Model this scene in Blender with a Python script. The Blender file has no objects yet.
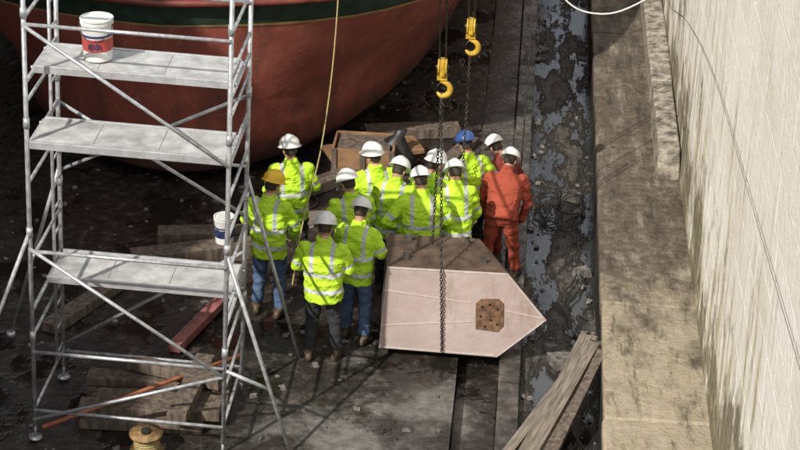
import bpy, bmesh, math, random
import numpy as np
from mathutils import Matrix, Vector, noise
random.seed(7)
S=bpy.context.scene
rad=math.radians
# ------------------------------------------------------------------ helpers
def link(o,parent=None):
    S.collection.objects.link(o)
    if parent: o.parent=parent
    return o
def empty(name,loc=(0,0,0),rot=(0,0,0)):
    e=bpy.data.objects.new(name,None); e.empty_display_size=.2
    e.location=loc; e.rotation_euler=rot
    return link(e)
class MB:
    def __init__(s): s.v=[];s.f=[];s.m=[];s.sm=[]
    def add(s,v,f,mat=0,smooth=False):
        o=len(s.v); s.v+= [tuple(p) for p in v]
        for q in f: s.f.append([i+o for i in q]); s.m.append(mat); s.sm.append(smooth)
    def box(s,c,size,mat=0,rot=None,jit=0):
        hx,hy,hz=[k/2 for k in size]; c=Vector(c)
        vs=[]
        for x in(-hx,hx):
            for y in(-hy,hy):
                for z in(-hz,hz):
                    p=Vector((x,y,z))+Vector([random.uniform(-jit,jit) for _ in range(3)])
                    if rot is not None: p=rot@p
                    vs.append(p+c)
        s.add(vs,[(0,1,3,2),(4,6,7,5),(0,4,5,1),(2,3,7,6),(0,2,6,4),(1,5,7,3)],mat)
    def loft(s,rings,mat=0,smooth=True,cap=True):
        n=len(rings[0]); v=[p for r in rings for p in r]; f=[]
        for i in range(len(rings)-1):
            for j in range(n):
                k=(j+1)%n
                f.append((i*n+j,i*n+k,(i+1)*n+k,(i+1)*n+j))
        if cap:
            f.append(tuple(range(n-1,-1,-1))); b=(len(rings)-1)*n
            f.append(tuple(b+j for j in range(n)))
        s.add(v,f,mat,smooth)
    def tube(s,pts,r,n=8,mat=0,smooth=True):
        pts=[Vector(p) for p in pts]
        if not isinstance(r,(list,tuple)): r=[r]*len(pts)
        rings=[];up=None
        for i,p in enumerate(pts):
            d=(pts[min(i+1,len(pts)-1)]-pts[max(i-1,0)]).normalized()
            if up is None:
                up=Vector((0,0,1)) if abs(d.z)<.9 else Vector((0,1,0))
            a=d.cross(up).normalized(); b=a.cross(d).normalized(); up=b
            rings.append([p+a*(math.cos(t)*r[i])-b*(math.sin(t)*r[i]) for t in [2*math.pi*k/n for k in range(n)]])
        s.loft(rings,mat,smooth)
    def ell(s,zs,n=16,mat=0,M=None):
        rings=[]
        for (z,cx,cy,rx,ry) in zs:
            rr=[Vector((cx+rx*math.cos(2*math.pi*k/n),cy+ry*math.sin(2*math.pi*k/n),z)) for k in range(n)]
            if M is not None: rr=[M@p for p in rr]
            rings.append(rr)
        s.loft(rings,mat)
    def sphere(s,c,r,mat=0,M=None,n=10):
        c=Vector(c); 
        if not isinstance(r,(tuple,list)): r=(r,r,r)
        rings=[]
        for i in range(1,n):
            a=-math.pi/2+math.pi*i/n
            rr=[c+Vector((r[0]*math.cos(a)*math.cos(t),r[1]*math.cos(a)*math.sin(t),r[2]*math.sin(a))) for t in [2*math.pi*k/n for k in range(n)]]
            if M is not None: rr=[M@p for p in rr]
            rings.append(rr)
        s.loft(rings,mat)
    def mesh(s,name):
        me=bpy.data.meshes.new(name); me.from_pydata(s.v,[],s.f)
        me.polygons.foreach_set('material_index',s.m); me.polygons.foreach_set('use_smooth',s.sm)
        bm=bmesh.new(); bm.from_mesh(me); bmesh.ops.recalc_face_normals(bm,faces=bm.faces); bm.to_mesh(me); bm.free()
        return me
    def obj(s,name,mats,parent=None,bevel=0):
        me=s.mesh(name)
        for m in mats: me.materials.append(m)
        o=bpy.data.objects.new(name,me); link(o,parent)
        if bevel:
            b=o.modifiers.new('b','BEVEL'); b.width=bevel; b.segments=2; b.limit_method='ANGLE'; b.angle_limit=rad(40)
        return o
# ------------------------------------------------------------------ node helpers
class NT:
    def __init__(s,name):
        s.m=bpy.data.materials.new(name); s.m.use_nodes=True; s.t=s.m.node_tree; s.b=s.t.nodes['Principled BSDF']
        s.co=s.t.nodes.new('ShaderNodeTexCoord').outputs['Object']
    def n(s,ty,**k):
        q=s.t.nodes.new(ty)
        for a,b in k.items(): setattr(q,a,b)
        return q
    def L(s,a,b): s.t.links.new(a,b)
    def math(s,op,a,b=None,c=None,clamp=False):
        q=s.n('ShaderNodeMath',operation=op,use_clamp=clamp)
        for i,x in enumerate((a,b,c)):
            if x is None: continue
            if isinstance(x,(int,float)): q.inputs[i].default_value=x
            else: s.L(x,q.inputs[i])
        return q.outputs[0]
    def noise(s,scale,detail=4,rough=.6,stretch=None,off=(0,0,0),vec=None):
        mp=s.n('ShaderNodeMapping'); s.L(vec or s.co,mp.inputs[0])
        mp.inputs['Location'].default_value=off
        if stretch: mp.inputs['Scale'].default_value=stretch
        q=s.n('ShaderNodeTexNoise'); q.inputs['Scale'].default_value=scale; q.inputs['Detail'].default_value=detail; q.inputs['Roughness'].default_value=rough
        s.L(mp.outputs[0],q.inputs['Vector']); return q.outputs['Fac']
    def ramp(s,fac,stops,interp='LINEAR'):
        q=s.n('ShaderNodeValToRGB'); q.color_ramp.interpolation=interp
        e=q.color_ramp.elements
        while len(e)<len(stops): e.new(.5)
        for i,(p,c) in enumerate(stops):
            e[i].position=p; e[i].color=tuple(c)[:3]+(1,) if isinstance(c,(tuple,list)) else (c,c,c,1)
        s.L(fac,q.inputs[0]); return q.outputs[0]
    def mix(s,fac,a,b,bt='MIX'):
        q=s.n('ShaderNodeMix',data_type='RGBA',blend_type=bt)
        for sock,x in ((q.inputs[0],fac),(q.inputs[6],a),(q.inputs[7],b)):
            if isinstance(x,(int,float)):
                sock.default_value=x if sock==q.inputs[0] else (x,x,x,1)
            elif isinstance(x,(tuple,list)): sock.default_value=tuple(x)[:3]+(1,)
            else: s.L(x,sock)
        return q.outputs[2]
    def xyz(s,vec=None):
        q=s.n('ShaderNodeSeparateXYZ'); s.L(vec or s.co,q.inputs[0]); return q.outputs
    def bump(s,h,strength=.3,dist=.02):
        q=s.n('ShaderNodeBump'); q.inputs['Strength'].default_value=strength; q.inputs['Distance'].default_value=dist
        s.L(h,q.inputs['Height']); s.L(q.outputs[0],s.b.inputs['Normal'])
    def col(s,c):
        if isinstance(c,(tuple,list)): s.b.inputs['Base Color'].default_value=tuple(c)[:3]+(1,)
        else: s.L(c,s.b.inputs['Base Color'])
    def rough(s,r):
        if isinstance(r,(int,float)): s.b.inputs['Roughness'].default_value=r
        else: s.L(r,s.b.inputs['Roughness'])
def worn(name,c1,c2,scale=6,rough=.6,bump=.15,metal=0,detail=4,dist=.01,lo=.35,hi=.65,stretch=None):
    t=NT(name); f=t.noise(scale,detail,stretch=stretch)
    t.col(t.ramp(f,[(lo,c1),(hi,c2)])); t.rough(rough); t.b.inputs['Metallic'].default_value=metal
    if bump>.12: t.bump(t.noise(scale*4,2,stretch=stretch),bump,dist)
    return t.m
# ------------------------------------------------------------------ materials
t=NT('dock_floor_mud'); x,y,z=t.xyz()
n1=t.noise(1.1,5,.65); n2=t.noise(7,5,.7)
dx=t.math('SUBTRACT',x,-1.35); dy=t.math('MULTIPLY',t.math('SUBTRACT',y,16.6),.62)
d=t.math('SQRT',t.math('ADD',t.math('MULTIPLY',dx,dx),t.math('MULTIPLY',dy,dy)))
sunpatch=t.math('SUBTRACT',1.0,t.math('ADD',d,t.math('MULTIPLY',t.math('SUBTRACT',n1,.5),4.2)))  # pool of sunlight painted as paler concrete on the floor
sunpatch=t.math('MULTIPLY',sunpatch,1.6,clamp=True)
mud=t.ramp(n2,[(.3,(.011,.009,.007)),(.52,(.030,.024,.020)),(.72,(.095,.080,.066))])
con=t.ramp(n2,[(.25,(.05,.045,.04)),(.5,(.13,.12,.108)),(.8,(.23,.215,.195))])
pz=t.noise(1.5,4,.65,off=(3,1,0),stretch=(1,.7,1))
pud=t.math('MULTIPLY',t.math('MULTIPLY',t.math('SUBTRACT',pz,.52),14,clamp=True),t.math('SUBTRACT',1,sunpatch,clamp=True))
c=t.mix(sunpatch,mud,con); c=t.mix(t.math('MULTIPLY',pud,.8),c,(.012,.011,.009))
t.col(c); t.rough(t.mix(pud,t.mix(sunpatch,.42,.75),.04))
t.bump(t.math('MULTIPLY',n2,t.math('SUBTRACT',1,t.math('MULTIPLY',pud,.95))),.55,.045); M_floor=t.m
t=NT('wet_stone_slab'); n1=t.noise(3,5,.7); n2=t.noise(13,4,.7)
t.col(t.ramp(t.math('ADD',t.math('MULTIPLY',n1,.6),t.math('MULTIPLY',n2,.4)),[(.38,(.022,.019,.016)),(.52,(.065,.058,.05)),(.66,(.15,.135,.115))])); t.rough(t.ramp(n1,[(.42,.6),(.56,.12)])); t.bump(n2,.4,.025); M_slab=t.m
t=NT('wet_channel'); n1=t.noise(1.3,6,.75,stretch=(1.8,.5,1)); n2=t.noise(11,5,.75)
pud=t.ramp(n1,[(.42,0.),(.52,1.)])
t.col(t.mix(pud,t.ramp(n2,[(.32,(.016,.014,.011)),(.68,(.13,.11,.085))]),(.018,.018,.016)))
t.rough(t.ramp(pud,[(0,.5),(.5,.15),(1,.02)]))
t.b.inputs['IOR'].default_value=1.8
t.bump(t.mix(pud,n2,t.math('MULTIPLY',n2,.05)),.9,.06); M_chan=t.m
t=NT('kerb_concrete'); x,y,z=t.xyz(); n1=t.noise(1.6,5,.65); n2=t.noise(11,5,.7); n3=t.noise(2.5,5,.7,stretch=(2.5,.5,1),off=(4,0,0))
base=t.ramp(n2,[(.25,(.07,.058,.044)),(.5,(.19,.162,.128)),(.78,(.35,.31,.255))])
shade_damp=t.math('MULTIPLY',t.math('ADD',t.math('SUBTRACT',y,17.6),t.math('MULTIPLY',t.math('SUBTRACT',n1,.5),12)),.4,clamp=True)  # near kerb painted sunlit yellow, far kerb darkened for shade and damp
base=t.mix(shade_damp,t.mix(.5,base,(.50,.42,.28)),t.mix(1,base,(.56,.51,.46),'MULTIPLY'))
base=t.mix(t.math('MULTIPLY',t.math('SUBTRACT',n3,.53),6,clamp=True),base,(.035,.030,.020))
base=t.mix(t.math('MULTIPLY',t.math('SUBTRACT',.47,n3),5,clamp=True),base,t.mix(.5,base,(.44,.39,.32)))
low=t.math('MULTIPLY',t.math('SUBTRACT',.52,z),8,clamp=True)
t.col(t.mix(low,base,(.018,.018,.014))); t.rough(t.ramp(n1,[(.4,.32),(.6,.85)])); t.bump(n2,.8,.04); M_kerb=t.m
t=NT('sunlit_stone'); x,y,z=t.xyz()
at=t.n('ShaderNodeAttribute',attribute_name='rnd').outputs['Fac']
n2=t.noise(8,5,.72); st=t.noise(1.4,5,.68,stretch=(1,3.0,.5)); n4=t.noise(1.0,5,.7,off=(5,5,5)); n5=t.noise(.7,4,.6,off=(1,8,2))
base=t.ramp(n2,[(.25,(.62,.57,.49)),(.40,(.84,.805,.735)),(.7,(.92,.895,.84))])  # stone tones lifted near white to stand in for sun glare
base=t.mix(t.math('MULTIPLY',at,.35),base,(.66,.60,.49))
base=t.mix(t.math('MULTIPLY',t.math('SUBTRACT',n5,.52),4,clamp=True),base,t.mix(.5,base,(.56,.47,.32)))
stain=t.math('MULTIPLY',t.math('SUBTRACT',t.math('ADD',st,t.math('MULTIPLY',t.math('SUBTRACT',2.4,z),.05)),.48),6,clamp=True)
base=t.mix(t.math('MULTIPLY',stain,.8),base,t.ramp(n2,[(.3,(.17,.14,.05)),(.7,(.54,.45,.25))]))
low=t.math('MULTIPLY',t.math('SUBTRACT',t.math('ADD',1.85,t.math('MULTIPLY',t.math('SUBTRACT',n4,.5),9)),z),1.1,clamp=True)
base=t.mix(t.math('MULTIPLY',low,.88),base,t.ramp(n2,[(.3,(.035,.030,.014)),(.7,(.22,.18,.08))]))
t.col(base); t.rough(.9); t.bump(n2,.6,.03); M_wall=t.m
M_mortar=worn('joint_mortar',(.22,.19,.14),(.55,.50,.42),5,.95,.1)
M_ledge=worn('ledge_stone',(.10,.085,.065),(.42,.37,.30),7,.9,.6,dist=.03)
M_quay=worn('quay_concrete',(.2,.19,.18),(.32,.31,.29),3,.9,.3)
M_dark=worn('dark_wall_stone',(.05,.045,.04),(.14,.13,.11),3,.9,.4)
M_clad=worn('shade_shed_cladding',(.12,.14,.15),(.2,.22,.23),3,.7,.3)
M_timber=worn('weathered_timber',(.05,.037,.028),(.17,.13,.10),5,.85,.5,stretch=(3,3,.6),dist=.015)
M_timber2=worn('grey_plank',(.09,.073,.056),(.24,.20,.16),6,.8,.4,stretch=(6,.6,6),dist=.01)
M_ply=worn('plywood',(.16,.085,.04),(.30,.175,.09),4,.75,.3)
M_steel=worn('galvanised_tube',(.34,.35,.37),(.62,.63,.64),14,.34,.1,metal=.5)
M_deck=worn('scaffold_deck',(.32,.32,.31),(.58,.58,.56),5,.55,.2,metal=.1,detail=6)
M_frame=worn('deck_frame_alloy',(.45,.45,.46),(.62,.62,.62),9,.4,.1,metal=.5)
M_rusttube=worn('rusty_orange_tube',(.26,.07,.03),(.40,.15,.07),10,.6,.2)
M_yellow=worn('yellow_paint',(.36,.21,.015),(.60,.38,.03),14,.5,.2)
M_ochd=worn('dirty_ochre_paint',(.12,.07,.03),(.30,.19,.07),14,.7,.2)
M_chain=worn('chain_steel',(.03,.027,.024),(.10,.09,.08),20,.5,.1,metal=.5)
M_rope=worn('hemp_rope',(.26,.21,.09),(.40,.32,.14),30,.9,.1)
M_wrope=worn('pale_cable',(.5,.5,.48),(.65,.65,.62),20,.6,.1)
M_black=worn('black_cable',(.01,.01,.01),(.035,.033,.03),10,.45,.1)
M_gcab=worn('grey_cable',(.16,.15,.13),(.28,.27,.24),10,.6,.1)
M_white=worn('white_plastic',(.55,.55,.53),(.78,.78,.76),5,.4,.05)
M_red=worn('red_label',(.36,.04,.03),(.5,.08,.06),8,.5,.05)
M_navy=worn('navy_label',(.02,.03,.09),(.03,.05,.14),8,.5,.05)
M_redsteel=worn('red_lead_steel',(.14,.045,.04),(.32,.12,.105),6,.7,.2)
M_rub=worn('rubble_stone',(.05,.045,.04),(.22,.2,.18),9,.9,.4)
t=NT('antifouling_red'); x,y,z=t.xyz(); n1=t.noise(1.3,5,.65); n2=t.noise(9,5,.7); st=t.noise(3,5,.65,stretch=(1,1,.22))
c=t.ramp(n1,[(.3,(.17,.043,.030)),(.55,(.29,.072,.050)),(.75,(.35,.12,.085))])
c=t.mix(t.math('MULTIPLY',t.math('SUBTRACT',st,.49),4,clamp=True),c,(.13,.048,.034))
c=t.mix(t.math('MULTIPLY',t.math('SUBTRACT',n2,.58),5,clamp=True),c,(.36,.18,.13))
low=t.math('MULTIPLY',t.math('SUBTRACT',.9,t.math('ADD',z,t.math('MULTIPLY',t.math('SUBTRACT',n1,.5),1.4))),1.5,clamp=True)
c=t.mix(low,c,(.060,.027,.021)); t.col(c); t.rough(.68); t.bump(n2,.35,.025); M_hull=t.m
M_green=worn('green_topside',(.014,.03,.022),(.035,.055,.04),5,.4,.15)
M_ochre=worn('ochre_line',(.22,.15,.06),(.38,.26,.11),6,.5,.1)
M_rail=worn('maroon_bulwark',(.10,.02,.015),(.2,.05,.035),4,.45,.15)
t=NT('pinkish_primer_plate'); n1=t.noise(1.8,5,.6); n2=t.noise(12,5,.7); s1=t.noise(3,5,.7,stretch=(1.5,1,.4),off=(2,0,4))
c=t.ramp(n1,[(.3,(.37,.29,.265)),(.7,(.48,.395,.365))]); c=t.mix(t.math('MULTIPLY',t.math('SUBTRACT',s1,.53),3.5,clamp=True),c,(.27,.19,.15))
c=t.mix(t.math('MULTIPLY',t.math('SUBTRACT',n2,.60),5,clamp=True),c,(.54,.48,.455)); t.col(c); t.rough(.6); t.bump(n1,.4,.06); M_pink=t.m
M_boxtop=worn('dirty_brown_plate',(.038,.023,.015),(.115,.072,.048),6,.8,.4)
M_boxside=worn('dark_plate',(.035,.03,.026),(.10,.085,.07),6,.8,.3)
M_rustpatch=worn('rust_patch',(.08,.04,.02),(.22,.12,.065),14,.8,.5)
M_hole=worn('hole_black',(.008,.006,.005),(.02,.015,.012),8,.9,.1)
M_seam=worn('white_seam',(.44,.37,.345),(.58,.52,.49),10,.6,.1)
def hvcol(t,n): return t.ramp(n,[(.25,(.40,.64,.015)),(.7,(.52,.84,.03))])
def tape(t,n): return t.ramp(n,[(.3,(.36,.38,.38)),(.7,(.58,.60,.60))])
def hivis():
    t=NT('hi_vis_jacket'); x,y,z=t.xyz()
    def band(v,c,w): return t.math('COMPARE',v,c,w)
    ax=t.math('ABSOLUTE',x)
    hb=t.math('MAXIMUM',band(z,.925,.026),band(z,1.125,.026))
    vb=t.math('MULTIPLY',band(ax,.115,.024),t.math('GREATER_THAN',z,1.125))
    m=t.math('MAXIMUM',hb,vb); n=t.noise(5,3,.6)
    t.col(t.mix(m,hvcol(t,n),tape(t,n))); t.rough(t.ramp(m,[(0,.75),(1,.35)])); t.bump(t.noise(8,3,.5,stretch=(1,1,1.6)),.9,.07); return t.m
def sleeve():
    t=NT('hi_vis_sleeve'); a=t.n('ShaderNodeAttribute',attribute_name='armt').outputs['Fac']
    m=t.math('MAXIMUM',t.math('COMPARE',a,.40,.045),t.math('COMPARE',a,.76,.045)); n=t.noise(5,3,.6)
    t.col(t.mix(m,hvcol(t,n),tape(t,n))); t.rough(.7); t.bump(t.noise(10,3,.5),.9,.06); return t.m
M_jack=hivis(); M_slv=sleeve()
def cloth(name,c1,c2):
    t=NT(name); t.col(t.ramp(t.noise(5,3,.5),[(.25,c1),(.75,c2)])); t.rough(.88); t.bump(t.noise(8,3,.5,stretch=(1,1,1.7)),.7,.05); return t.m
M_trou=cloth('dark_trousers',(.014,.015,.018),(.03,.03,.034)); M_jean=cloth('blue_jeans',(.045,.08,.15),(.075,.12,.21))
M_cov=cloth('orange_red_coveralls',(.25,.042,.02),(.34,.062,.03)); M_cov2=cloth('dull_red_coveralls',(.15,.022,.014),(.21,.033,.022))
M_boot=worn('work_boot',(.03,.02,.012),(.09,.06,.035),12,.6,.3)
M_skin=worn('skin',(.42,.23,.16),(.52,.30,.22),8,.55,.1)
M_hair=worn('hair',(.02,.014,.009),(.05,.035,.022),30,.7,.5)
M_eye=worn('eye',(.02,.02,.02),(.05,.04,.03),8,.3,.05); M_lip=worn('lip',(.35,.12,.1),(.4,.15,.13),8,.5,.05)
M_glove=worn('work_glove',(.25,.22,.18),(.4,.36,.30),12,.9,.3)
def hatm(name,c): return worn(name,tuple(k*.78 for k in c),c,7,.33,.03)
M_hatw=hatm('white_hard_hat',(.80,.80,.77)); M_haty=hatm('yellow_hard_hat',(.80,.50,.02)); M_hatb=hatm('blue_hard_hat',(.04,.10,.28))
# ------------------------------------------------------------------ people
def hand(b,w,d,n,side,mat,curl=.5,sc=1):
    w=Vector(w); d=Vector(d).normalized(); n=Vector(n); n=(n-d*n.dot(d)).normalized(); s=d.cross(n).normalized()*side
    rings=[]
    for k,(q,wd,th) in enumerate([(-.02,.027,.022),(.02,.036,.018),(.06,.042,.016),(.09,.040,.013)]):
        c=w+d*q*sc
        rings.append([c+s*(wd*sc*math.cos(a))+n*(th*sc*math.sin(a)) for a in [2*math.pi*i/10 for i in range(10)]])
    b.loft(rings,mat)
    for i,(off,ln) in enumerate([(-.030,.058),(-.010,.072),(.011,.078),(.031,.070)]):
        p=w+d*.083*sc+s*off*sc; pts=[p]; dd=d.copy()
        for j,f in enumerate((.45,.32,.23)):
            a=curl*(.6+.5*j); dd=(dd*math.cos(a)+n*math.sin(a)).normalized() if j else (d*math.cos(curl*.6)+n*math.sin(curl*.6))
            p=p+dd*ln*f*sc; pts.append(p)
        b.tube(pts,[.0095*sc,.009*sc,.0085*sc,.007*sc],7,mat)
    p=w+d*.025*sc+s*.03*sc
    b.tube([p,p+(d*.5+s*.75+n*.2)*.035*sc,p+(d*.75+s*.75+n*.5)*.055*sc,p+(d*1.15+s*.65+n*.6)*.062*sc],[.013*sc,.012*sc,.010*sc,.008*sc],7,mat)
ARM={'down':((.27,-.03,1.14),(.27,.06,.90)),'front':((.28,.02,1.15),(.15,.27,1.08)),'hips':((.36,-.06,1.17),(.23,.10,.99)),
     'reach':((.28,.20,1.22),(.20,.45,1.12)),'out':((.32,.14,1.17),(.36,.34,1.22)),'behind':((.30,-.10,1.16),(.10,-.19,.98)),'fold':((.29,.08,1.17),(.02,.24,1.20)),'low':((.27,.12,1.12),(.20,.32,.86))}
def segd_np(P,a,b):
    a=np.array(a);b=np.array(b);ab=b-a; t=np.clip(((P-a)@ab)/(ab@ab),0,1); return np.linalg.norm(P-(a+t[:,None]*ab),axis=1),t
def person(name,loc,yaw,la='down',ra='down',hat=M_hatw,trou=M_trou,cov=None,h=1.0,lean=0,tilt=18,turn=0,stance=.12,seed=0,step=0.0,wide=1.0,glove=False,crouch=0):
    rs=random.Random(seed); e=empty(name,loc,(0,0,rad(yaw))); e.scale=(h,h,h)
    piv=Vector((0,0,.88)); LR=Matrix.Rotation(rad(-lean),3,'X')
    dz=-crouch
    def up(p):
        p=Vector(p); 
        return piv+LR@(p-piv)+Vector((0,0,dz)) 
    b=MB(); hem=.78 if cov is None else .86
    J=1.0 if cov is None else .93
    zs=[(hem,.205,.155),(hem+.10,.208,.158),(.98,.203,.150),(1.08,.205,.148),(1.18,.214,.150),(1.28,.222,.148),(1.36,.216,.135),(1.42,.175,.112),(1.465,.105,.085),(1.51,.078,.078),(1.545,.074,.074)]
    rings=[]
    for z,rx,ry in zs:
        n=24; rr=[]
        for k in range(n):
            a=2*math.pi*k/n; cc=math.cos(a); ss=math.sin(a)
            sx=abs(cc)**.85*(1 if cc>0 else -1); sy=abs(ss)**.85*(1 if ss>0 else -1)
            rr.append(up((sx*rx*J*wide,sy*ry*J*wide-.01,z)))
        rings.append(rr)
    b.loft(rings,0)
    segs=[]; hands=[]
    for sgn,pose in ((-1,la),(1,ra)):
        el,wr=ARM[pose]; j=lambda: rs.uniform(-.02,.02)
        sh=up((sgn*.185*wide,-.005,1.40)); E=up((sgn*el[0]*wide+j(),el[1]+j(),el[2]+j())); W=up((sgn*wr[0]+j(),wr[1]+j(),wr[2]+j()))
        dn=(W-E).normalized()
        b.tube([sh-Vector((sgn*.05,0,-.01)),sh,sh.lerp(E,.35),sh.lerp(E,.8),E,E.lerp(W,.25),E.lerp(W,.75),W],[.07*J,.082*J,.080*J,.070*J,.069*J,.066*J,.057*J,.050*J],12,0)
        segs.append((sh,E,W)); hands.append((W,dn,sgn))
    for sgn in (-1,1):
        hp=Vector((sgn*.095,0,.90+dz)); st=stance+rs.uniform(-.01,.03); fy=step*sgn
        K=Vector((sgn*(.06+st*.5),fy*.5+.03+crouch*.75,.48+dz*.42)); A=Vector((sgn*(.02+st),fy-.02,.10))
        b.tube([hp+Vector((0,0,.05)),hp,hp.lerp(K,.4),hp.lerp(K,.85),K,K.lerp(A,.3),K.lerp(A,.8),A+Vector((0,0,-.01))],[.10,.112,.100,.080,.078,.076,.068,.070],12,0)
        F=Matrix.Rotation(rad(12)*-sgn,3,'Z')
        fr=[]
        for (yy,wx,hh,zc) in [(-.095,.030,.030,.045),(-.07,.040,.050,.055),(-.01,.044,.062,.066),(.05,.046,.050,.054),(.11,.050,.038,.040),(.155,.042,.030,.033),(.18,.020,.018,.026)]:
            fr.append([Vector((A.x,A.y,0))+F@Vector((wx*math.cos(a),yy,zc+hh*math.sin(a)*(1 if math.sin(a)>0 else min(1,zc/hh)))) for a in [2*math.pi*k/12 for k in range(12)]])
        b.loft(fr,0)
    b.ell([(.80+dz,0,0,.10,.09),(.86+dz,0,0,.155,.12),(.95+dz,0,0,.16,.12)],16)
    me=b.mesh('tmp'); o=bpy.data.objects.new('tmp',me); link(o)
    r=o.modifiers.new('r','REMESH'); r.mode='VOXEL'; r.voxel_size=.016
    sm=o.modifiers.new('s','SMOOTH'); sm.factor=.5; sm.iterations=2
    dg=bpy.context.evaluated_depsgraph_get(); m2=bpy.data.meshes.new_from_object(o.evaluated_get(dg)); bpy.data.objects.remove(o); bpy.data.meshes.remove(me)
    so=Vector((seed*3.1,seed*1.7,0)); N=len(m2.vertices)
    P=np.empty(N*3); m2.vertices.foreach_get('co',P); P=P.reshape(-1,3)
    NR=np.array([v.normal[:] for v in m2.vertices])
    k=np.array([noise.noise(Vector((p[0]*7,p[1]*7,p[2]*13))+so)+.5*noise.noise(Vector((p[0]*18,p[1]*18,p[2]*26))+so) for p in P.tolist()])
    amp=np.where(P[:,2]>.12,.019,0)
    m2.vertices.foreach_set('co',(P+NR*(k*amp)[:,None]).ravel())
    at=m2.attributes.new('armt','FLOAT','POINT')
    pv=np.array(piv); iLR=np.array(LR.inverted())
    rest=(P-np.array([0,0,dz])-pv)@iLR.T+pv
    best=np.full(N,9.0);bt=np.zeros(N)
    for sh,E,W_ in segs:
        for a_,b_,o0,sc_ in ((sh,E,0,.52),(E,W_,.52,.48)):
            d1,t1=segd_np(P,a_,b_); mk=d1<best; best[mk]=d1[mk]; bt[mk]=o0+t1[mk]*sc_
    at.data.foreach_set('value',bt.astype(np.float32))
    tor=np.sqrt((rest[:,0]/(.19*wide))**2+(rest[:,1]/.135)**2); arm=best/.075
    cls=np.zeros(N,int)
    isarm=(arm<1.3)&((tor>1.05)|(arm<tor*.85)); cls[isarm]=1
    leg=(rest[:,2]<hem-.004)&~((arm<1.25)&(tor>1.25)); cls[leg]=2
    cls[P[:,2]<.15]=3
    mats=[cov or M_jack,cov or M_slv,cov or trou,M_boot]
    for m in mats: m2.materials.append(m)
    cl=cls.tolist()
    m2.polygons.foreach_set('material_index',[max(cl[q] for q in pl.vertices) if cl[pl.vertices[0]]!=3 else 3 for pl in m2.polygons])
    m2.polygons.foreach_set('use_smooth',[True]*len(m2.polygons))
    bo=bpy.data.objects.new('body',m2); link(bo,e)
    hb=MB()
    for W_,dn,sgn in hands:
        hand(hb,W_+dn*.015,dn,Vector((-sgn*.8,.1,-.3)),-sgn,0,.55)
    hb.obj('hands',[M_glove if glove else M_skin],e)
    neck=up((0,0,1.50)); HR=LR@Matrix.Rotation(rad(turn),3,'Z')@Matrix.Rotation(rad(-tilt),3,'X')
    MM=Matrix.Translation(neck)@HR.to_4x4()
    hb=MB(); c=Vector((0,.02,.125))
    hb.ell([(-.06,0,-.005,.058,.058),(0.0,0,0,.055,.058),(.05,0,.0,.054,.060)],16,0,MM)
    hb.ell([(c.z+q,0,c.y+cy,rx,ry) for q,rx,ry,cy in [(-.118,.018,.015,.055),(-.112,.035,.032,.045),(-.09,.05,.055,.028),(-.055,.062,.078,.012),(-.01,.071,.092,.002),(.035,.076,.098,-.002),(.075,.068,.088,-.004),(.10,.045,.06,-.004),(.112,.015,.02,-.004)]],20,0,MM)
    hb.tube([MM@(c+Vector((0,.088,.018))),MM@(c+Vector((0,.102,-.008))),MM@(c+Vector((0,.108,-.026))),MM@(c+Vector((0,.092,-.034)))],[.007,.011,.014,.009],8,0)
    for sg in (-1,1):
        hb.sphere(c+Vector((sg*.074,-.005,-.005)),(.010,.020,.032),0,MM,8)
        hb.sphere(c+Vector((sg*.030,.084,.012)),(.013,.009,.008),2,MM,8)
        hb.tube([MM@(c+Vector((sg*.014,.094,.032))),MM@(c+Vector((sg*.046,.084,.034)))],.005,6,1)
    hb.sphere(c+Vector((0,.086,-.056)),(.024,.010,.007),3,MM,8)
    hb.ell([(c.z+q,0,c.y+cy,rx,ry) for q,rx,ry,cy in [(-.05,.050,.050,-.036),(-.03,.068,.066,-.030),(0.0,.075,.076,-.024),(.04,.080,.086,-.014),(.08,.074,.084,-.010)]],20,1,MM)
    hb.obj('head',[M_skin,M_hair,M_eye,M_lip],e)
    n=32; hz=c.z+.052; hb=MB()
    def hr(z,rx,ry,ext=0,pk=0,rg=0):
        out=[]
        for k in range(n):
            a=2*math.pi*k/n; fx=math.cos(a); fy=math.sin(a)
            f=max(0,fy)**3
            X=(rx+ext)*fx; Y=(ry+ext+pk*f)*fy
            out.append(MM@Vector((X,c.y-.002+Y,hz+z+ (rg if abs(X)<.024 else 0) - (.010*f if pk else 0))))
        return out
    hb.loft([hr(.004,.112,.130),hr(-.004,.118,.136,.020,.045),hr(.002,.118,.136,.022,.047),hr(.010,.120,.138),hr(.035,.121,.139),hr(.07,.112,.129,rg=.002),hr(.098,.092,.108,rg=.006),hr(.118,.062,.076,rg=.009),hr(.129,.032,.04,rg=.010),hr(.132,.008,.01,rg=.009)],0)
    for sg in (-1,1):
        hb.tube([MM@Vector((sg*.045,c.y-.10,hz+.085)),MM@Vector((sg*.05,c.y,hz+.123)),MM@Vector((sg*.045,c.y+.09,hz+.095))],.006,6,0)
    hb.obj('hard_hat',[hat],e)
    return e
W='construction_worker'
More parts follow.
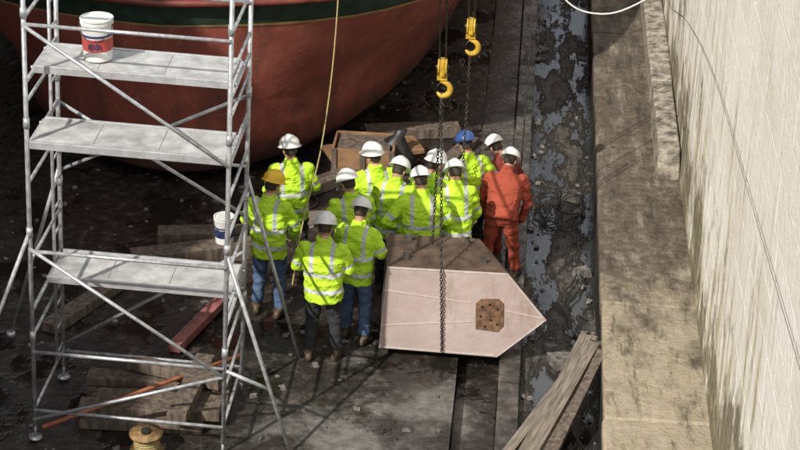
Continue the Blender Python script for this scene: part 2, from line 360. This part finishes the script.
PP=[
 (-2.80,19.36,-12,'front','low',dict(hat=M_haty,trou=M_jean,tilt=22,turn=-20)),
 (-2.68,20.35,14,'front','front',dict(tilt=14,turn=10)),
 (-2.07,18.42,-4,'front','front',dict(h=.98,tilt=25,wide=1.08)),
 (-1.76,18.88,-14,'low','front',dict(h=.96,trou=M_jean,tilt=30,lean=6,turn=8)),
 (-1.88,19.55,18,'front','low',dict(h=.98,tilt=25,turn=20,lean=4)),
 (-1.70,20.42,24,'front','hips',dict(tilt=8,turn=30,trou=M_jean,h=.97)),
 (-1.46,20.02,-12,'low','front',dict(h=.96,tilt=30,lean=10,turn=-10)),
 (-1.10,19.70,6,'hips','front',dict(tilt=28,lean=7,wide=1.08,h=.98,turn=12)),
 (-1.02,20.30,-20,'front','front',dict(tilt=14,h=.97,turn=-15)),
 (-.72,20.02,10,'reach','low',dict(tilt=32,h=.96,lean=12,wide=.96)),
 (-.60,20.85,30,'front','hips',dict(hat=M_hatb,tilt=20,lean=6,h=.97)),
]
for i,(x,y,yaw,la,ra,kw) in enumerate(PP):
    person(W,(x,y,0),yaw,la,ra,seed=i+1,step=random.uniform(-.07,.07),**kw)
person('coverall_worker',(-.20,20.55,0),-8,'low','low',cov=M_cov,lean=30,tilt=14,turn=-10,stance=.19,step=.11,seed=30,glove=True,h=.93,wide=1.12)
person('coverall_worker',(-.15,21.10,0),40,'front','front',cov=M_cov2,lean=18,tilt=25,seed=31,h=.90,glove=True,wide=1.05)
# ------------------------------------------------------------------ dock setting
def sheet(name,x0,x1,y0,y1,z,mat,nx=2,ny=2,amp=0,parent=None):
    b=MB(); vs=[];fs=[]
    for j in range(ny+1):
        for i in range(nx+1):
            px=x0+(x1-x0)*i/nx; py=y0+(y1-y0)*j/ny
            vs.append((px,py,z+(amp*(noise.fractal(Vector((px*1.3,py*1.3,z)),1,2,3)) if amp else 0)))
    for j in range(ny):
        for i in range(nx):
            a=j*(nx+1)+i; fs.append((a,a+1,a+nx+2,a+nx+1))
    b.add(vs,fs,0,True); return b.obj(name,[mat],parent)
sheet('ground',-400,400,-300,500,-.6,M_dark)
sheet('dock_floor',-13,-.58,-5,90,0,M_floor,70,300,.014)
b=MB(); yy=19
while yy<85:
    L=random.uniform(1.2,2.2); b.box((-.35,yy+L/2,-.16),(.46,L-.015,.3),1,jit=.008); yy+=L
b.box((-.35,6.9,-.31),(.46,24,.3),0)
yy=-5
while yy<89:
    L=random.uniform(1.4,2.6); b.box((.0,yy+L/2,-.12),(.235,L-.012,.30),1,jit=.008); yy+=L
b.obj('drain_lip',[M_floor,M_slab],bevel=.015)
sheet('drainage_channel',.119,.99,-5,90,-.07,M_chan,8,250,.016)
b=MB(); yy=-4
while yy<88:
    L=random.uniform(2.4,3.6); w=random.uniform(-.012,.012)
    b.box((1.50+w,yy+L/2,.15),(1.08,L-.010,.90),0,jit=.008); yy+=L
b.obj('kerb',[M_kerb],bevel=.03)
wall=empty('dock_wall')
b=MB(); b.box((4.0222,42,3.2),(4.02,94,7.4),0); b.obj('wall_core',[M_mortar],wall)
b=MB(); rnd=[]; z=0.0; row=0
while z<6.75:
    h=(.46,.40,.52)[row%3]
    if z+h>6.9: h=6.9-z
    yy=4-random.random()
    while yy<46:
        L=random.uniform(.8,1.9)
        pr=random.uniform(0.0,.0015)
        b.box((2.10-pr,yy+L/2,z+h/2),(.18,L-.012,h-.018),0); rnd+= [random.random()]*8
        yy+=L
    z+=h; row+=1
o=b.obj('stone_blocks',[M_wall],wall)
a=o.data.attributes.new('rnd','FLOAT','POINT'); a.data.foreach_set('value',rnd)
b=MB(); b.box((2.35,24,7.02),(1.0,88,.24),0); b.obj('coping',[M_quay],wall,bevel=.03)
sheet('quay_pavement',2.86,60,-5,90,7.04,M_quay)
b=MB(); yy=22.4
while yy<60:
    L=random.uniform(1.5,2.4); b.box((1.86,yy+L/2,.80),(.28,L-.02,.42),0,jit=.014); yy+=L
b.obj('stone_ledge',[M_ledge],bevel=.025)
wl=empty('dock_wall'); b=MB(); b.box((-14.0,42,5.9),(2.0,94,12.0),0); b.obj('wall_core',[M_dark],wl)  # left wall out of view, made this tall to shade the floor
b=MB()
for k in range(10): b.box((-13+.06,42,.6+k*1.1),(.16,94,.06),0)
b.obj('string_courses',[M_quay],wl)
for nm,ya,yb,top_ in (('shade_shed',-5,6.2,14.3),('shade_shed',6.3,50,16.0)):  # unseen sheds added to throw shade over the floor and hull
    wl=empty(nm); b=MB(); b.box((-17.15,(ya+yb)/2,(11.9+top_)/2),(8,yb-ya,top_-11.9),0); b.box((-17.15,(ya+yb)/2,top_+.05),(8.3,yb-ya,.1),1)
    k=ya+2
    while k<yb-2: b.box((-13.13,k,13.2),(.06,2.0,1.4),2); k+=3.6
    b.obj('shade_shed_body',[M_clad,M_quay,M_navy],wl)
wl=empty('dock_gate'); b=MB(); b.box((-5.4,90.5,3.5),(17,1,8),0); 
for k in range(9): b.box((-13+k*1.9,89.9,3.5),(.2,.3,8),0)
b.obj('gate_leaf',[M_dark],wl)
# ------------------------------------------------------------------ ship hull
ship=empty('ship')
cx=-4.55
EX={.22:.6,.45:.6,.8:.6,1.2:.68,1.6:.74}
levels=[(.22,22.65,4.2,4.2),(.45,22.55,4.55,4.0),(.8,22.5,4.7,4.1),(1.2,22.42,4.8,3.2),(1.6,22.35,4.95,2.2),(2.0,22.3,5.0,1.5),(2.38,22.22,4.9,1.1)]
top=[(2.38,22.22,4.9,1.1),(2.42,22.20,4.9,1.09)]
top2=[(2.42,22.20,4.9,1.09),(2.74,22.1,4.9,1.0)]
top3=[(2.74,22.08,4.92,1.0),(3.1,22.0,4.9,.95),(3.9,21.8,4.9,.9)]
ds=[0,.03,.08,.16,.28,.45,.7,1.0,1.4,1.9,2.5,3.3,4.3,5.5,7,9,12,16,22,30]
def outline(z,yo,B,a,ins=0):
    R=[(cx+max(B*(d/(d+a))**EX.get(z,.8)-ins,0.0001),yo+d,z) for d in ds]
    Lf=[(2*cx-p[0],p[1],p[2]) for p in R[1:]]
    return Lf[::-1]+R
def hullpart(name,lv,mat,off=0,ins=0):
    b=MB(); rows=[outline(z,yo-off,B,a,ins) for z,yo,B,a in lv]; n=len(rows[0]); v=[p for r in rows for p in r]
    f=[(i*n+j,i*n+j+1,(i+1)*n+j+1,(i+1)*n+j) for i in range(len(rows)-1) for j in range(n-1)]
    b.add(v,f,0,True); return b.obj(name,[mat],ship)
hullpart('underwater_hull',levels,M_hull)
hullpart('boot_top_line',top,M_ochre,.012)
hullpart('topside',top2,M_green)
hullpart('bulwark',top3,M_rail)
b=MB(); r=outline(.22,22.65,4.2,4.2); b.add(r,[tuple(range(len(r)))],0); b.obj('bottom',[M_hull],ship)
b=MB(); r=outline(3.3,21.97,4.9,.93,.06); b.add(r,[tuple(range(len(r)))],0); b.obj('deck',[M_timber2],ship)
r=[Vector(p)+Vector((0,-.03,0)) for p in outline(2.76,22.05,4.94,1.0)]
b=MB(); b.tube(r,.05,8); b.obj('rubbing_strake',[M_rail],ship)
for k in range(6):
    b=MB(); yy=24.3+k*1.5
    b.box((cx,yy,.055),(1.3,.4,.11),0,jit=.01); b.box((cx,yy,.165),(1.0,.36,.1),0,jit=.01)
    b.obj('keel_block',[M_timber],None,bevel=.01)
# ------------------------------------------------------------------ scaffold tower
tow=empty('scaffold_tower',(-3.83,17.0,0),(0,rad(2.0),0))
X0,X1,Y0,Y1=-.965,.965,-.6,.62
b=MB(); TR=.024
for X in (X0,X1):
    for Y in (Y0,Y1):
        b.tube([(X,Y,.14),(X,Y,5.6)],TR,10)
        for zz in (1.2,2.35,3.5,4.6): b.tube([(X,Y,zz-.05),(X,Y,zz+.05)],TR*1.35,10)
for zz in [i*.42+.35 for i in range(13)]:
    b.tube([(X1,Y0,zz),(X1,Y1,zz)],.018,8)
for zz in [i*.84+.35 for i in range(7)]:
    b.tube([(X0,Y0,zz),(X0,Y1,zz)],.018,8)
b.tube([(X0,Y1-.28,.35),(X0,Y1-.28,5.4)],.019,8)
for zz in [i*.28+.45 for i in range(18)]: b.tube([(X0,Y1-.28,zz),(X0,Y1,zz)],.014,8)
for (za,zb,Y) in [(4.5,4.5,Y0),(4.95,4.95,Y0),(4.45,4.45,Y1),(4.95,4.95,Y1),(2.16,2.16,Y0),(1.03,1.03,Y0),(2.7,2.7,Y1),(.35,.35,Y0),(.35,.35,Y1),(1.3,1.3,Y1)]:
    b.tube([(X0,Y-.03,za),(X1,Y-.03,zb)],.019,8)
for (xa,za,xb,zb,Y) in [(X0,4.5,X1,3.25,Y0-.05),(X0,2.2,X1,.95,Y0-.05),(X0,2.45,X1,3.45,Y1+.04),(X0,.4,X1,1.7,Y1+.04),(X0,3.2,X1,2.1,Y1+.05),(X0,.25,X1,.95,Y0-.05)]:
    b.tube([(xa,Y,za),(xb,Y,zb)],.019,8)
b.obj('frame_tubes',[M_steel],tow)
b=MB()
for p,q in [((X1,Y1,2.6),(1.5,1.38,.03)),((X1,Y0,2.3),(1.66,-.55,.03)),((X0,Y0,2.35),(-1.75,-1.25,.03)),((X0,Y1,2.5),(-1.75,1.4,.03)),((X1,Y0,1.0),(1.42,-.56,.8))]:
    b.tube([p,q],.021,8)
    if q[2]<.1: b.tube([(q[0],q[1],.0),(q[0],q[1],.05)],.05,10)
b.obj('stabilisers',[M_steel],tow)
b=MB(); b.tube([(X0+.1,Y0-.1,.2),(X1-.02,Y1+.1,.42)],.023,8); b.obj('spare_pole',[M_rusttube],tow)
b=MB()
for X in (X0,X1):
    for Y in (Y0,Y1):
        b.tube([(X,Y,.0),(X,Y,.02)],.07,12); b.tube([(X,Y,.02),(X,Y,.16)],.016,8)
b.obj('base_jacks',[M_steel],tow)
for nm,z,ya,yb in [('deck_1',3.98,-.36,.24),('deck_2',3.30,-.6,0.0),('deck_3',1.55,.0,.6)]:
    b=MB()
    b.box((0,(ya+yb)/2,z),(1.86,yb-ya-.04,.018),0)
    for Y in (ya,yb): b.box((0,Y,z-.02),(1.88,.035,.075),1)
    for X in (-.95,.95): b.box((X,(ya+yb)/2,z-.03),(.03,yb-ya,.05),1)
    for X in (-.62,0,.62): b.box((X,(ya+yb)/2,z-.035),(.04,yb-ya-.05,.04),1)
    for X in (-.9,.9):
        for Y in (ya+.05,yb-.05): b.tube([(X,Y,z-.02),(X+.08*(1 if X>0 else -1),Y,z-.03)],.02,8,1)
    b.box((-.35,(ya+yb)/2,z+.012),(.01,yb-ya-.1,.006),1); b.box((.28,(ya+yb)/2,z+.012),(.01,yb-ya-.1,.006),1)
    b.obj(nm,[M_deck,M_frame],tow,bevel=.004)
b=MB()
for z in (3.93,3.25,1.50):
    for X in (X0,X1): b.tube([(X,Y0,z-.02),(X,Y1,z-.02)],.022,8)
b.obj('transoms',[M_steel],tow)
def bucket(loc,r,h,labm):
    e=empty('paint_bucket',loc)
    b=MB(); n=28
    def ring(z,rr): return [Vector((rr*math.cos(2*math.pi*k/n),rr*math.sin(2*math.pi*k/n),z)) for k in range(n)]
    b.loft([ring(0,r*.9),ring(.02,r*.92),ring(h*.88,r),ring(h*.88,r*1.05),ring(h*.93,r*1.06),ring(h*.93,r*1.0),ring(h*.99,r*1.0),ring(h*.99,r*1.07),ring(h*1.02,r*1.07),ring(h*1.02,r*.97),ring(h*.985,r*.95)],0,False)
    b.loft([ring(h*.25,r*.945),ring(h*.26,r*.96),ring(h*.56,r*.985),ring(h*.57,r*.97)],1,False)
    b.loft([ring(h*.60,r*.972),ring(h*.60,r*.99),ring(h*.66,r*.995),ring(h*.66,r*.98)],2,False)
    pts=[(r*1.06*math.cos(a),-r*.25-r*.75*math.sin(a),h*.9-r*1.0*math.sin(a)) for a in [math.pi*k/12 for k in range(13)]]
    b.tube(pts,.005,6,3)
    for k in range(5): b.box((-.05+k*.025,-r*.985,h*.40),(.014,.006,.05+.02*(k%2)),2)
    b.obj('pail',[M_white,labm,M_navy,M_chain],e); return e
bucket((-4.08,16.93,4.02),.15,.40,M_red)
# ------------------------------------------------------------------ suspended box section
bx=empty('steel_box_section')
F=[(-1.46,.13),(-.15,.10),(.37,.60),(-.08,1.15),(-1.39,1.15)]
Bk=[(-1.50,.16),(-.40,.14),(.05,.60),(-.42,1.14),(-1.47,1.14)]
y0,y1=18.5,19.32
b=MB(); v=[(x,y0,z) for x,z in F]+[(x,y1,z) for x,z in Bk]
b.add(v,[(0,1,2,3,4)],0); b.add(v,[(9,8,7,6,5),(0,4,9,5),(0,5,6,1)],2); b.add(v,[(4,3,8,9),(3,2,7,8),(2,1,6,7)],1)
b.obj('shell',[M_pink,M_boxtop,M_boxside],bx,bevel=.012)
b=MB()
def strip(x0,z0,x1,z1,w=.012,t=.006):
    a=Vector((x0,y0-t/2-.001,z0)); c=Vector((x1,y0-t/2-.001,z1)); d=(c-a); L=d.length; ang=math.atan2(d.z,d.x)
    b.box((a+c)/2,(L,t,w),0,Matrix.Rotation(-ang,3,'Y'))
strip(-1.42,.86,-.46,.76,.009); strip(-.08,.69,.33,.62,.009); strip(-1.44,.42,-.46,.53,.008)
strip(-1.38,1.135,-.10,1.135,.014); strip(-1.42,.145,-.18,.12,.012); strip(-.07,1.12,.34,.615,.012); strip(-.13,.13,.34,.585,.012)
b.obj('weld_seams',[M_seam],bx)
b=MB(); cxp,czp=-.26,.63
octo=[(-.14,-.18),(.10,-.20),(.16,-.12),(.15,.15),(.10,.20),(-.09,.19),(-.15,.13)]
b.loft([[Vector((cxp+a,y0-.001,czp+c)) for a,c in octo],[Vector((cxp+a,y0-.016,czp+c)) for a,c in octo]],0,False)
for a,c in [(-.08,.10),(.0,.13),(.09,.08),(-.09,-.02),(.02,-.06),(.09,-.11),(-.04,-.14)]:
    b.tube([(cxp+a,y0-.016,czp+c),(cxp+a,y0-.020,czp+c)],.014,10,1)
b.obj('rusted_access_plate',[M_rustpatch,M_hole],bx)
b=MB()
for x,y in [(-1.2,18.7),(-.35,18.7),(-1.2,19.15),(-.55,19.15)]: b.box((x,y,1.19),(.06,.02,.09),0)
b.obj('lifting_lugs',[M_boxside],bx)
# ------------------------------------------------------------------ rigging
def chain(b,p,q,mat=0,link=.05,r=.0055):
    p=Vector(p);q=Vector(q);d=q-p;n=max(2,int(d.length/(link*.72))); dn=d.normalized()
    s=dn.cross(Vector((.3,.9,.1))).normalized(); u=dn.cross(s)
    for i in range(n):
        c=p+d*((i+.5)/n); ax=s if i%2 else u
        pts=[c+dn*(math.cos(a)*link*.5)+ax*(math.sin(a)*link*.30) for a in [2*math.pi*k/8 for k in range(9)]]
        b.tube(pts,r,5,mat)
def hook(loc,parent,s=1.0):
    x,y,z=loc; b=MB()
    b.box((x,y,z+.20*s),(.05*s,.16*s,.16*s),0); 
    for q in (-.03,.03): b.tube([(x+q*s,y,z+.20*s),(x+(q+.018*(1 if q>0 else -1))*s,y,z+.20*s)],.095*s,16,0)
    b.tube([(x-.07*s,y,z+.20*s),(x+.07*s,y,z+.20*s)],.025*s,10,1)
    b.box((x,y-.01,z+.08*s),(.11*s,.05*s,.05*s),0)
    pts=[(x,y,z+.12*s),(x,y,z+.03*s)]+[(x+.015*s+.075*s*math.sin(a)-.0*s,y,z-.055*s+.08*s*math.cos(a)) for a in [rad(k) for k in range(0,250,22)]]
    b.tube(pts,[.026*s,.026*s]+[.026*s+.008*s*math.sin(math.pi*k/11) for k in range(10)]+[.020*s,.012*s][:max(0,len(pts)-12)],9,0)
    b.tube([(x-.0*s,y-.01,z+.05*s),(x-.05*s,y-.01,z-.02*s)],.008*s,6,1)
    b.obj('hook_block',[M_yellow,M_chain],parent,bevel=.004)
def crane_set(loc,slings,drop):
    e=empty('crane_hook'); x,y,z=loc
    hook(loc,e,1.0)
    b=MB()
    for q in (-.035,.035): b.tube([(x+q,y,z+.22),(x+q+drop,y,14)],.011,6)
    b.obj('hoist_ropes',[M_chain],e)
    b=MB()
    for s in slings: chain(b,(x,y,z-.10),s)
    b.obj('chain_slings',[M_chain],e)
crane_set((-.90,19.25,3.00),[(-.80,18.45,1.16),(-.93,19.0,1.2)],-.25)
b=MB(); chain(b,(-.80,18.45,1.18),(-.76,18.478,.14)); b.obj('chain',[M_chain])
crane_set((-.66,20.75,2.93),[(-.68,20.55,1.45)],-.02)
def cable(name,pts,r,mat):
    cu=bpy.data.curves.new(name,'CURVE'); cu.dimensions='3D'; cu.bevel_depth=r; cu.bevel_resolution=1; cu.resolution_u=6
    sp=cu.splines.new('BEZIER'); sp.bezier_points.add(len(pts)-1)
    for q,p in zip(sp.bezier_points,pts): q.co=p; q.handle_left_type=q.handle_right_type='AUTO'
    cu.materials.append(mat); return link(bpy.data.objects.new(name,cu))
cable('tag_rope',[(-2.26,21.9,8),(-2.27,21.5,3.1),(-2.33,20.6,1.75),(-2.42,19.2,1.15),(-2.45,18.7,.75)],.009,M_rope)
cable('guide_rope',[(.03,21.0,14),(.02,21.05,3.4),(.0,21.1,1.25)],.009,M_chain)
cable('power_cable',[(.1,20,4.5),(.36,20,3.78),(.70,20,3.62),(1.15,20,3.75),(1.6,20,4.2),(1.95,20,5.2)],.010,M_wrope)
cable('wall_cable',[(1.98,32,.9),(1.98,27.3,1.35),(1.975,23,2.5),(1.975,19.1,3.28),(1.97,15.5,3.7),(1.97,10,4.3)],.004,M_gcab)
for k in range(3):
    pts=[]; a0=random.uniform(0,6)
    for i in range(11):
        a=a0+i*.85; rr=random.uniform(.08,.34)
        pts.append((.50+rr*math.cos(a)*.9,22.5+rr*math.sin(a)*2.4+random.uniform(-.25,.25),-.04+random.uniform(0,.05)))
    cable('hose_tangle',pts,.009,M_black)
for k in range(2):
    pts=[(.66+.10*math.sin(i*1.3+k)+.05*k,18.9+i*.33,-.03+.05*abs(math.sin(i*2+k))) for i in range(7)]
    cable('hose',pts,.009,M_black)
cable('hose',[(-3.2,21.9,.03),(-2.6,22.3,.03),(-2.9,23.0,.04),(-1.9,22.6,.03),(-1.2,23.4,.03),(-.9,25,.03)],.012,M_black)
# ------------------------------------------------------------------ timbers and clutter
def plank(name,p,q,w,t,mat,roll=0):
    p=Vector(p);q=Vector(q);d=q-p; M=d.to_track_quat('Y','Z').to_matrix()@Matrix.Rotation(roll,3,'Y')
    b=MB(); b.box((0,0,0),(w,d.length,t),0,jit=.004)
    o=b.obj(name,[mat],None,bevel=.006); o.location=(p+q)/2; o.rotation_euler=M.to_euler(); return o
for i,(dx,dz,w,m) in enumerate([(0,0,.20,M_timber2),(.18,.0,.16,M_timber),(.02,.06,.20,M_timber2),(.30,.03,.10,M_timber),(-.18,.02,.12,M_timber2)]):
    plank('timber_plank',(.05+dx,15.7+.1*i,.12+dz),(.84+dx*.45,18.45-.12*i,.46+dz),w,.05,m,random.uniform(-.1,.1))
for i in range(6):
    z=.06+.11*(i//3); yy=16.75+(i%3)*.30+.05*(i//3)
    plank('timber_baulk',(-4.35+random.uniform(-.15,.15),yy+random.uniform(-.06,.06),z),(-2.95+random.uniform(-.2,.1),yy+random.uniform(-.15,.15),z),.22,.10,M_timber)
plank('timber_baulk',(-4.1,17.6,.3),(-3.0,17.2,.34),.16,.12,M_timber); plank('timber_baulk',(-3.35,16.5,.30),(-3.25,17.7,.33),.2,.12,M_timber)
plank('red_channel_bar',(-3.72,18.3,.08),(-3.30,19.7,.10),.15,.10,M_redsteel)
for p,q,w,t,m in [((-4.6,20.3,.10),(-3.1,20.9,.10),.3,.2,M_timber),((-4.4,20.9,.12),(-3.2,21.1,.12),.26,.22,M_timber),((-5.2,18.6,.07),(-4.3,20.6,.07),.22,.12,M_timber),
                  ((-3.0,22.4,.08),(-1.9,23.6,.08),.24,.14,M_timber),((-2.6,23.4,.25),(-1.4,23.9,.25),.5,.06,M_ply),((-1.4,22.7,.06),(-.7,24.6,.06),.2,.1,M_timber),
                  ((-3.4,21.6,.06),(-2.2,21.9,.08),.2,.1,M_timber2),((-2.2,24.6,.08),(-.9,24.9,.08),.3,.14,M_timber)]:
    plank('timber_plank',p,q,w,t,m)
bucket((-3.55,20.75,.20),.12,.34,M_navy)
b=MB(); 
for dx,dy,sx,sy in [(0,-.3,.8,.03),(0,.3,.8,.03),(-.4,0,.03,.57),(.4,0,.03,.57)]: b.box((-2.1+dx,23.5+dy,.23),(sx,sy,.40),0)
for dx in (-.38,0,.38): b.box((-2.1+dx,23.175,.23),(.07,.03,.42),1)
b.box((-2.1,23.5,.40),(.7,.5,.02),1); b.obj('plywood_crate',[M_ply,M_timber],None,bevel=.004)
b=MB(); b.ell([(.0,-1.68,23.6,.16,.14),(.06,-1.68,23.6,.23,.2),(.22,-1.68,23.6,.24,.19),(.4,-1.70,23.62,.17,.14),(.50,-1.66,23.6,.06,.05),(.58,-1.62,23.6,.09,.07),(.6,-1.62,23.6,.02,.02)],18)
o=b.obj('rubbish_sack',[M_black]); 
for v in o.data.vertices: v.co+=Vector((noise.noise(v.co*7),noise.noise(v.co*7+Vector((9,0,0))),0))*.05
e=empty('cable_drum',(-3.62,16.28,.16)); b=MB()
b.tube([(0,0,-.12),(0,0,-.09)],.17,24,0); b.tube([(0,0,.07),(0,0,.10)],.17,24,0); b.tube([(0,0,-.09),(0,0,.07)],.10,20,1); b.tube([(0,0,.10),(0,0,.13)],.05,16,2)
for k in range(5): b.tube([(.12*math.cos(a),.12*math.sin(a),-.07+.03*k) for a in [2*math.pi*i/16 for i in range(17)]],.015,6,1)
b.obj('drum',[M_ochd,M_rope,M_hole],e)
b=MB()
for i in range(520):
    if i%7==0: x=random.choice((random.uniform(.14,.3),random.uniform(.75,.93))); y=random.uniform(15,30); z=-.06
    else: x=random.uniform(-6.5,-.7); y=random.uniform(15,30); z=.0
    s=random.uniform(.010,.042)*(1.6 if random.random()<.06 else 1)
    b.box((x,y,z+s*.25),(s*random.uniform(1,2.4),s*random.uniform(1,2),s*.7),0,Matrix.Rotation(random.uniform(0,6),3,'Z'),jit=s*.25)
for x,y,s in [(.58,18.7,.2),(.44,19.0,.1),(.8,20.9,.13)]: b.box((x,y,-.02),(s*1.4,s,s*.7),0,Matrix.Rotation(.5,3,'Z'),jit=s*.15)
b.obj('rubble',[M_rub],None)
# ------------------------------------------------------------------ light, world, camera
az,el=33,40
tr=Vector((math.sin(rad(az))*math.cos(rad(el)),math.cos(rad(az))*math.cos(rad(el)),-math.sin(rad(el))))
sl=bpy.data.lights.new('sun','SUN'); sl.energy=5.0; sl.angle=rad(.5); sl.color=(1,.955,.88)
so=bpy.data.objects.new('sun',sl); so.rotation_euler=tr.to_track_quat('-Z','Y').to_euler(); link(so)
w=bpy.data.worlds.new('World'); S.world=w; w.use_nodes=True; nt=w.node_tree
sk=nt.nodes.new('ShaderNodeTexSky'); sk.sky_type='NISHITA'; sk.sun_disc=False; sk.sun_elevation=rad(el); sk.sun_rotation=rad(180+az); sk.dust_density=4; sk.air_density=1.0
tc=nt.nodes.new('ShaderNodeTexCoord'); nz=nt.nodes.new('ShaderNodeTexNoise'); nz.inputs['Scale'].default_value=5.5; nz.inputs['Detail'].default_value=4
nt.links.new(tc.outputs['Generated'],nz.inputs['Vector'])
rp=nt.nodes.new('ShaderNodeValToRGB'); rp.color_ramp.elements[0].position=.44; rp.color_ramp.elements[1].position=.54; nt.links.new(nz.outputs['Fac'],rp.inputs[0])
mx=nt.nodes.new('ShaderNodeMix'); mx.data_type='RGBA'; nt.links.new(rp.outputs[0],mx.inputs[0]); nt.links.new(sk.outputs[0],mx.inputs[6]); mx.inputs[7].default_value=(14,14.2,14.6,1)
nt.links.new(mx.outputs[2],nt.nodes['Background'].inputs[0]); nt.nodes['Background'].inputs[1].default_value=.085
cam=bpy.data.cameras.new('camera'); cam.sensor_width=36; cam.lens=1924/800*36; cam.clip_end=2000; cam.clip_start=.1
co=bpy.data.objects.new('camera',cam); co.location=(0,0,10.7)
co.rotation_euler=(Matrix.Rotation(rad(3.9),3,'Z')@Matrix.Rotation(rad(64),3,'X')@Matrix.Rotation(rad(1.5),3,'Z')).to_euler()
link(co); S.camera=co
S.view_settings.view_transform='Standard'; S.view_settings.look='None'; S.view_settings.exposure=0
